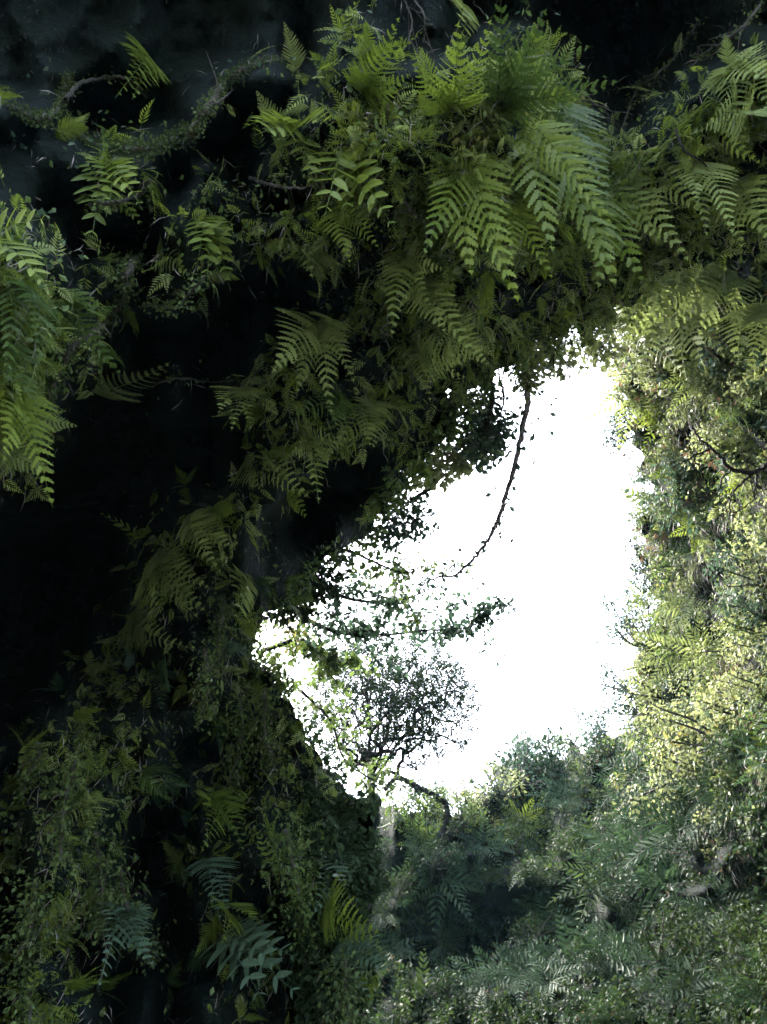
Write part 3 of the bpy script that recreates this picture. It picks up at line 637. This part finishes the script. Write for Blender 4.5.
# ------------------------------------------------------------------ roots, branches, vines
def at(x, y, d): return unproj(float(x), float(y), float(d))
def leaf_cloud_mesh(T, V_, leaf, mat, name='foliage', jitter=.6):
    k = len(T); F = V_*.5+randv(k)*jitter+np.array([0, 0, -.3]); N = V_*.4+np.array([0, 0, .8])+randv(k)*.6
    M = frames(F, N, leaf*RNG.uniform(.55, 1.35, k)); a = batch(LEAF_V, LEAF_F, M, T, RNG.random(k)); return mesh_np(name, a[0], a[1], mat, a[2])
def root(px, r0, r1, label, D=dA, off=.12, mat=M_bark, moss=0, leafmat_=M_moss, leaf=.03, depth=None, cat='root', name='root', twigs=0, spread=.05, group=None):
    pts = []
    for i, p in enumerate(px):
        if len(p) > 2: pts.append(at(*p))
        else: pts.append(at(p[0], p[1], float(D(float(p[0]), float(p[1])))-off))
    Q = spline(pts, 8); n = len(Q); Q[1:-1] += RNG.normal(size=(n-2, 3))*min(r0, .012)*.35; acc = Acc(); tube(acc, Q, np.linspace(r0, r1, n)*(1+.3*RNG.random(n)), 6)
    for k in range(twigs):
        i = RNG.integers(2, n-1); d = randv(1)[0]*.6+(Q[i]-Q[i-1])/np.linalg.norm(Q[i]-Q[i-1])*.6; L = RNG.uniform(.08, .3)
        tw = spline([Q[i], Q[i]+d*L*.5+randv(1)[0]*.03, Q[i]+d*L+np.array([0, 0, -.04])+randv(1)[0]*.04], 4); tube(acc, tw, np.linspace(r1*.9+.001, .001, len(tw)), 4)
    if not moss: o = obj(name, acc.mesh(name, mat, True)); return tag(o, label, cat, group)
    t = empty(name, Q[0]); tag(t, label, cat, group); o = obj('stem', acc.mesh('stem', mat, True), t); o.location = -Vector(Q[0])
    i = RNG.integers(0, n-1, moss); f = RNG.random(moss)[:, None]; v = randv(moss); T = Q[i]*(1-f)+Q[i+1]*f+v*(RNG.random(moss)**1.5*spread+r1)[:, None]
    o = obj('foliage', leaf_cloud_mesh(T, v, leaf, leafmat_), t); o.location = -Vector(Q[0]); return t
MR = 'roots and creepers crossing the cave rock'
root([(186,140),(205,112),(225,85),(252,66),(300,58)], .016, .008, 'mossy root rising right with a shiny pale streak', moss=1500, off=.25, leaf=.015, spread=.03, group=MR, twigs=5)
root([(-10,100),(20,112),(48,118),(60,100),(70,74)], .012, .006, 'mossy creeper bending up left of the round black hollow', moss=1200, off=.15, leaf=.014, spread=.03, group=MR)
root([(66,100),(80,84),(104,78),(130,80),(146,98)], .01, .006, 'thin bare root along the top of the round black hollow', off=.5, moss=150, leaf=.015, group=MR)
root([(66,118),(85,138),(112,148),(140,150),(168,142),(190,128)], .012, .008, 'mossy root curving below the round black hollow', moss=1500, off=.3, leaf=.018, spread=.04, group=MR)
root([(140,258),(126,270),(124,296),(104,322),(78,342),(62,365),(48,398)], .014, .010, 'mossy root bending down left towards the left edge ferns', moss=1100, off=.25, leaf=.02, group=MR)
root([(145,304),(160,306),(176,308),(196,286),(205,276)], .006, .004, 'thin mossy root hanging in an arc under the middle ledge', moss=260, off=.5, leaf=.018, group=MR)
root([(155,384),(180,378),(208,382),(232,380)], .005, .003, 'thin root running right from the single flat frond', moss=60, off=.6, leaf=.02, group=MR)
root([(90,205),(115,202),(140,196),(150,180)], .008, .005, 'pale thin root below the leafy fern tuft', moss=60, off=.35, leaf=.02, group=MR)
root([(250,178),(275,186),(305,188)], .008, .004, 'pale thin root right of the small upper leaves', moss=30, off=.35, leaf=.02, group=MR)
root([(404,0),(412,20),(408,42)], .004, .002, 'left of two pale bare rootlets dangling from the top frame edge', off=.4, group=MR, twigs=4)
root([(410,-5),(424,14),(424,38),(432,48)], .004, .002, 'right of two pale bare rootlets dangling from the top frame edge', off=.4, group=MR, twigs=5)
root([(578,96),(588,115),(595,128)], .005, .003, 'pale rootlet right of the dark fern crown', off=.2, group=MR, twigs=7)
root([(700,20),(680,50),(660,72),(636,92),(622,130)], .006, .003, 'thin bare root hanging through the upper right hollow', off=.5, moss=160, leaf=.02, group=MR, twigs=10)
root([(760,5),(735,35),(705,52),(690,68)], .006, .003, 'thin bare root near the top right corner', off=.5, moss=120, leaf=.02, group=MR, twigs=10)
root([(676,130),(684,150),(700,160),(712,172)], .005, .003, 'thin dark stem among the upper right ferns', off=.3, mat=M_darkbark, group=MR)
root([(400,195),(415,215),(435,228)], .008, .005, 'pale root slanting beside the broad bright hanging fern', off=.25, moss=60, leaf=.02, group=MR)

# hanging creepers on the left wall
HV = [((36,880),(30,1020),'long moss curtain hanging at the lower left corner',1500,.10),((22,820),(10,870),'thin mossy creeper left of the long moss curtain',250,.04),((95,830),(100,930),'creeper string in the middle of the lower left wall',600,.06),
 ((75,760),(60,860),'leafy creeper hanging above the long moss curtain',700,.08),((285,830),(305,960),'brown creeper column hanging on the left wall beside the dark rock edge',1500,.11),((240,700),(235,780),'creeper hanging left of the sky gap foot',600,.07),
 ((205,650),(200,720),'thin creeper between the strip and the sky gap',350,.05),((265,690),(275,770),'creeper hanging near the left sky edge',500,.07),((120,870),(150,960),'creeper with bluish leaves on the lower left wall',600,.07),
 ((225,600),(215,665),'creeper hanging from the fern at the right of the left wall',400,.05),((40,750),(22,800),'stray mossy creeper on the outer side of the left wall strip',250,.04),((345,960),(352,1030),'creeper column at the bottom beside the dark rock edge',700,.1)]
for (a, b, lb, k, sp_) in HV:
    m = ((a[0]+b[0])/2+random.uniform(-8, 8), (a[1]+b[1])/2)
    root([a, m, b], .012, .005, lb, moss=k, off=.3, leaf=.03, spread=sp_*2.2, cat='creeper', name='hanging_creeper', group='creepers hanging on the left wall', leafmat_=random.choice((M_moss, M_leaf)), twigs=6); LAND.append((m[0], m[1], lb))

# the bare branch hanging in front of the sky
root([(526,335,5.6),(526,372,5.6),(528,405,5.65),(524,418,5.7),(518,452,5.8),(508,488,5.9),(498,520,6.0),(486,543,6.1),(470,562,6.2),(455,575,6.3),(438,577,6.35),(420,586,6.4)], .021, .005,
     'long bare branch hanging from the roof across the bright sky', moss=130, leafmat_=M_leafblue, leaf=.05, spread=.22, cat='branch', name='hanging_branch', mat=M_glarebark, twigs=16)
t = root([(524,335,5.5),(527,365,5.55),(528,388,5.6)], .02, .01, 'mossy foliage sleeve round the top of the hanging branch', moss=900, leafmat_=M_leafpale, leaf=.035, spread=.11, cat='creeper', name='hanging_creeper')
root([(488,372,5.7),(492,388,5.7),(491,410,5.7),(487,430,5.75)], .02, .010, 'dark short branch in the hanging rim shrub', mat=M_darkbark, cat='branch', name='dead_branch', twigs=3)
root([(500,380,5.8),(504,395,5.8),(501,415,5.8)], .01, .005, 'thin pale branch right of the dark short branch', cat='branch', name='dead_branch', twigs=2)
root([(440,476,6.9),(425,492,6.9),(410,500,6.9)], .025, .012, 'short branch stub poking out of the dark rim into the sky', cat='branch', name='dead_branch', mat=M_darkbark)
# rim shrubs hanging into the sky on the left side of the opening
def rimcloud(px, n, leaf, mat, label, r, d=None, name='rim_shrub', fr=None):
    c0 = at(px[0][0], px[0][1], d or float(dA(*map(float, px[0])))); t = empty(name, c0); tag(t, label, 'shrub', 'shrubs on the rim of the opening'); T = []; Vv = []; acc = Acc()
    for q in px:
        c = at(q[0], q[1], (d or float(dA(float(q[0]), float(q[1]))))+random.uniform(-.2, .2)); k = n//len(px); v = randv(k); T.append(c+v*(r*RNG.random(k)**.5)[:, None]); Vv.append(v)
        tw = spline([c0, (c0+c)/2+randv(1)[0]*.05, c], 4); tube(acc, tw, np.linspace(.012, .004, len(tw)), 4)
        for j in range(5):
            e = c+randv(1)[0]*r; tube(acc, [c, (c+e)/2+randv(1)[0]*.03, e], [.005, .003, .001], 3)
    o = obj('foliage', leaf_cloud_mesh(np.concatenate(T), np.concatenate(Vv), leaf, mat), t); o.location = -Vector(c0)
    o = obj('stem', acc.mesh('stem', M_darkbark), t); o.location = -Vector(c0); LAND.append((px[0][0], px[0][1], label)); return t
rimcloud([(478,400),(486,425),(492,440),(480,448),(495,420)], 900, .05, M_leafblue, 'dark feathery shrub hanging from the rim into the sky', .17, 5.9)
rimcloud([(455,455),(470,450),(440,470),(480,440)], 600, .07, M_leafpale, 'light green foliage fringe under the hanging rim shrub', .16, 6.3)
rimcloud([(415,440),(425,455),(405,450),(418,470)], 700, .07, M_leafpale, 'pale ivy patch on the dark rim left of the hanging shrub', .18, 6.7)
rimcloud([(400,510),(415,520),(395,525),(380,530)], 700, .06, M_leafblue, 'dark leaf tuft at the corner of the rim above the leafy branches', .22, 7.0)
rimcloud([(455,400),(448,420),(462,415)], 350, .05, M_leaf, 'sparse twigs in the notch of the rim', .16, 6.1)
rimcloud([(545,352),(560,362),(535,358)], 400, .05, M_leafpale, 'light foliage fringe at the top right of the opening', .14, 5.9)
rimcloud([(600,345),(585,352),(612,352)], 500, .05, M_leafpale, 'sunlit foliage fringe at the upper right corner of the opening', .16, 6.4)
rimcloud([(290,600),(305,590),(320,575)], 700, .08, M_leafdark, 'dark foliage along the rim above the sky gap at left', .25, 8.2)
rimcloud([(262,668),(278,682),(270,700)], 600, .08, M_leaf, 'foliage on the lower lip of the left sky gap', .22, 8.4)
rimcloud([(300,730),(312,755),(325,775)], 600, .08, M_leafdark, 'dark leaves on the wall edge beside the twiggy tree', .22, 9.3)

# leafy branches reaching over the sky gap from the left rim
def leafy_branch(pts, r0, label, nl, leaf, mat, twn=14, spread=.22, twl=.6):
    Q = spline([at(*p) for p in pts], 7); n = len(Q); acc = Acc(); tube(acc, Q, np.linspace(r0, .006, n), 5); ends = [Q]
    for k in range(twn):
        i = RNG.integers(n//6, n-1); dr = (Q[min(i+1, n-1)]-Q[i-1]); dr /= np.linalg.norm(dr); L = twl*RNG.uniform(.5, 1.2); d = dr*.6+randv(1)[0]*.8
        tw = spline([Q[i], Q[i]+d*L*.5+randv(1)[0]*.06, Q[i]+d*L+np.array([0, 0, -.1])+randv(1)[0]*.08], 5); tube(acc, tw, np.linspace(r0*.3, .003, len(tw)), 4); ends.append(tw[3:])
    E = np.concatenate(ends); i = RNG.integers(0, len(E), nl//6); v0 = E[i]+randv(len(i))*spread*.6*RNG.random((len(i), 1))
    T = np.repeat(v0, 6, 0); v = randv(len(T)); T = T+v*.07*RNG.random((len(T), 1))
    t = empty('leafy_branch', Q[0]); tag(t, label, 'branch', 'leafy branches over the sky gap')
    for nm, me in (('stem', acc.mesh('stem', M_darkbark, True)), ('foliage', leaf_cloud_mesh(T, v, leaf, mat))):
        o = obj(nm, me, t); o.location = -Vector(Q[0])
    LAND.append((pts[-1][0], pts[-1][1], label))
leafy_branch([(285,560,8.2),(320,585,8.4),(355,600,8.6),(400,600,8.8),(440,585,9)], .03, 'upper leafy branch crossing the opening from the left rim', 1300, .07, M_leafblue, 22)
leafy_branch([(275,600,8.5),(330,630,8.8),(380,635,9),(430,630,9.2),(485,632,9.4)], .03, 'middle leafy branch whose leaves end in the white sky', 1500, .075, M_leafblue, 22, .2, .5)
leafy_branch([(330,560,8),(345,550,8.1),(370,560,8.3),(400,572,8.5),(430,570,8.6)], .02, 'thin leafy branch below the dark rim corner', 800, .06, M_leaf, 14)
leafy_branch([(265,650,8.8),(300,640,9),(320,655,9.1),(345,668,9.3)], .03, 'leafy branch low in the left sky gap', 900, .08, M_leaf, 14, .25)
leafy_branch([(300,690,9.6),(330,720,9.8),(345,760,10),(380,785,10.2)], .02, 'leafy sprig in front of the lower tree crown', 700, .07, M_leaf, 12, .3, .7)
leafy_branch([(330,545,7.9),(300,575,8.1),(280,610,8.4),(270,640,8.6)], .02, 'leafy sprig hanging in front of the left rim', 700, .07, M_leaf, 12, .25, .4)

# the twiggy tree
def tree(base, up, height, label, seed, leafn, leaf, mat, spread=.75, depth=6, r0=.16, nm='tree', lean=(0, 0, 0), lspread=.12):
    g = random.Random(seed); acc = Acc(); tips = []
    def grow(p, d, L, r, lv):
        d = d/np.linalg.norm(d); m = p+d*L*.5+np.array([g.gauss(0, .05), g.gauss(0, .05), g.gauss(0, .03)])*L; e = p+d*L+np.array([g.gauss(0, .06), g.gauss(0, .06), g.gauss(0, .05)])*L
        Q = spline([p, m, e], 4 if lv < 3 else 3); tube(acc, Q, np.linspace(r, r*.66, len(Q)), 7 if lv < 2 else 4 if lv < 4 else 3)
        if lv >= depth-3: tips.extend(Q)
        if lv >= depth: return
        for k in range(3 if lv < 4 else g.choice((2, 3))):
            a = np.array([g.gauss(0, 1), g.gauss(0, 1), g.gauss(0, .6)]); a -= d*np.dot(a, d); a /= np.linalg.norm(a)+1e-9
            grow(e if k < 2 else m+(e-m)*.4, d+a*g.uniform(.35, 1)*spread+np.array([0, 0, .10])+np.array(lean), L*g.uniform(.68, .86), r*.62, lv+1)
    b = np.array(base); d0 = np.array(up, float)
    for k in range(4):
        grow(b, d0+np.array([g.gauss(0, .38), g.gauss(0, .3), 0]), height*.23*g.uniform(.85, 1.1), r0*.7, 1)
    tube(acc, [b-d0*.6, b-d0*.2, b+d0*.1], [r0*1.3, r0, r0*.9], 8)
    E = np.array(tips); i = RNG.integers(0, len(E), leafn); v = randv(leafn); T = E[i]+v*lspread*RNG.random((leafn, 1))
    t = empty(nm, b); tag(t, label, 'tree')
    for n_, me in (('trunk', acc.mesh('trunk', M_darkbark, True)), ('crown', leaf_cloud_mesh(T, v, leaf, mat, 'crown'))):
        o = obj(n_, me, t); o.location = -Vector(b)
    return t
def filled_tree(base, centre, rad, label, n, leafn, leaf, mat, r0, step=.11):
    g = np.random.default_rng(21); b = np.array(base); c = np.array(centre)
    v = g.normal(size=(n, 3)); v /= np.linalg.norm(v, axis=1, keepdims=True); A_ = c+v*(g.random(n)**.42)[:, None]*np.array(rad); A_ = A_[A_[:, 2] > b[2]+.25]
    A_ = A_[np.argsort(np.linalg.norm(A_-b, axis=1))]; nodes = [b, b+np.array([0, 0, .15])]; par = [-1, 0]; tips = []
    for dx, dy, dz in ((-.75, .2, .55), (-.45, -.3, .85), (-.12, .25, 1.0), (.25, -.25, .95), (.6, .3, .8), (.9, -.1, .5), (.15, .5, .7)):
        e = c+np.array([dx, dy, dz-.35])*np.array(rad)*.62; i = 1; p = nodes[1]
        for k in range(1, 10): t_ = k/9; nodes.append(p+(e-p)*t_+np.array([0, 0, .16*math.sin(math.pi*t_)])*abs(dx)+g.normal(size=3)*.018); par.append(i); i = len(nodes)-1
        tips.append(i)
    for q in A_:
        N_ = np.array(nodes); dd = np.linalg.norm(N_-q, axis=1)+.10*np.linalg.norm(N_-b, axis=1); i = int(np.argmin(dd)); p = N_[i]; L = np.linalg.norm(q-p)
        m = max(1, int(L/step)); sag = g.normal(size=3)*L*.06+np.array([0, 0, .07*L])
        for k in range(1, m+1):
            t_ = k/m; nodes.append(p+(q-p)*t_+sag*math.sin(math.pi*t_)+g.normal(size=3)*.006); par.append(i); i = len(nodes)-1
        tips.append(i)
    N_ = np.array(nodes); cnt = np.zeros(len(N_)); 
    for t_ in tips: cnt[t_] += 1
    for i in range(len(N_)-1, 0, -1): cnt[par[i]] += cnt[i]
    rr = r0*(cnt/cnt[0])**.42; rr = np.maximum(rr, .0035); acc = Acc()
    for i in range(1, len(N_)): tube(acc, [N_[par[i]], N_[i]], [min(rr[par[i]], rr[i]*1.25), rr[i]], 5 if rr[i] > .02 else 3)
    w_ = np.where((cnt < 6))[0]; i = w_[g.integers(0, len(w_), leafn)]; v = randv(leafn); T = N_[i]+v*.10*RNG.random((leafn, 1))
    t = empty('tree', b); tag(t, label, 'tree')
    for n_, me in (('trunk', acc.mesh('trunk', M_darkbark, True)), ('crown', leaf_cloud_mesh(T, v, leaf, mat, 'crown'))):
        o = obj(n_, me, t); o.location = -Vector(b)
    return t
filled_tree(at(371, 792, 14.5), at(392, 702, 14.4), (1.62, 1.2, 1.25), 'small twiggy tree with fine dense branches against the white sky', 2300, 36000, .042, M_leafdark, .085)
root([(384,790,17),(398,778,17),(420,788,17.2),(438,797,17.4),(447,808,17.4),(445,825,17.3),(436,845,17)], .035, .065, 'crooked bare trunk arching on the far rim in front of the sky', mat=M_darkbark, cat='trunk', name='crooked_trunk', moss=500, leaf=.06, spread=.14, twigs=8)
# bare dark branch in front of the right wall
def bare(paths, label):
    acc = Acc()
    for pts, a, b in paths:
        Q = spline([at(*p) for p in pts], 6); Q[1:-1] += RNG.normal(size=(len(Q)-2, 3))*.006; tube(acc, Q, np.linspace(a, b, len(Q)), 6)
        for k in range(5):
            i = RNG.integers(1, len(Q)-1); e = Q[i]+randv(1)[0]*RNG.uniform(.08, .25); tube(acc, [Q[i], (Q[i]+e)/2+randv(1)[0]*.02, e], [b, b*.6, .001], 3)
    tag(obj('bare_branch', acc.mesh('bare_branch', M_darkbark, True)), label, 'branch')
d = 6.6
bare([([(820,440,d),(767,466,d),(753,472,d),(731,469,d),(720,456,d),(712,448,d),(700,440,d),(692,425,d)], .024, .006), ([(712,448,d),(695,456,d),(673,467,d)], .010, .004), ([(755,472,d),(740,485,d),(731,497,d),(729,520,d)], .012, .004),
      ([(731,469,d),(721,480,d),(717,494,d),(700,500,d),(680,506,d)], .009, .003), ([(757,474,d),(755,492,d),(752,502,d),(722,520,d)], .009, .003)], 'dark bare forked branch reaching in from the right edge across the leafy wall')

# ------------------------------------------------------------------ teal haze added to lift the blacks like veiling glare
hz, t, N, L = newmat('black_lift_haze')
out = N('ShaderNodeOutputMaterial'); pv = N('ShaderNodeVolumePrincipled'); pv.inputs['Color'].default_value = (.45, .9, 1, 1); pv.inputs['Density'].default_value = .0004; pv.inputs['Anisotropy'].default_value = .2
L(pv.outputs[0], out.inputs['Volume'])
b = 64.; v = np.array([[x, y, z] for z in (-1, 26) for y in (-b, b) for x in (-b, b)], float)
o = obj('haze', mesh_np('haze', v, [[0, 2, 3, 1], [4, 5, 7, 6], [0, 1, 5, 4], [2, 6, 7, 3], [0, 4, 6, 2], [1, 3, 7, 5]], hz)); tag(o, 'thin teal haze added to lift the blacks and imitate veiling glare', 'haze', kind='stuff')
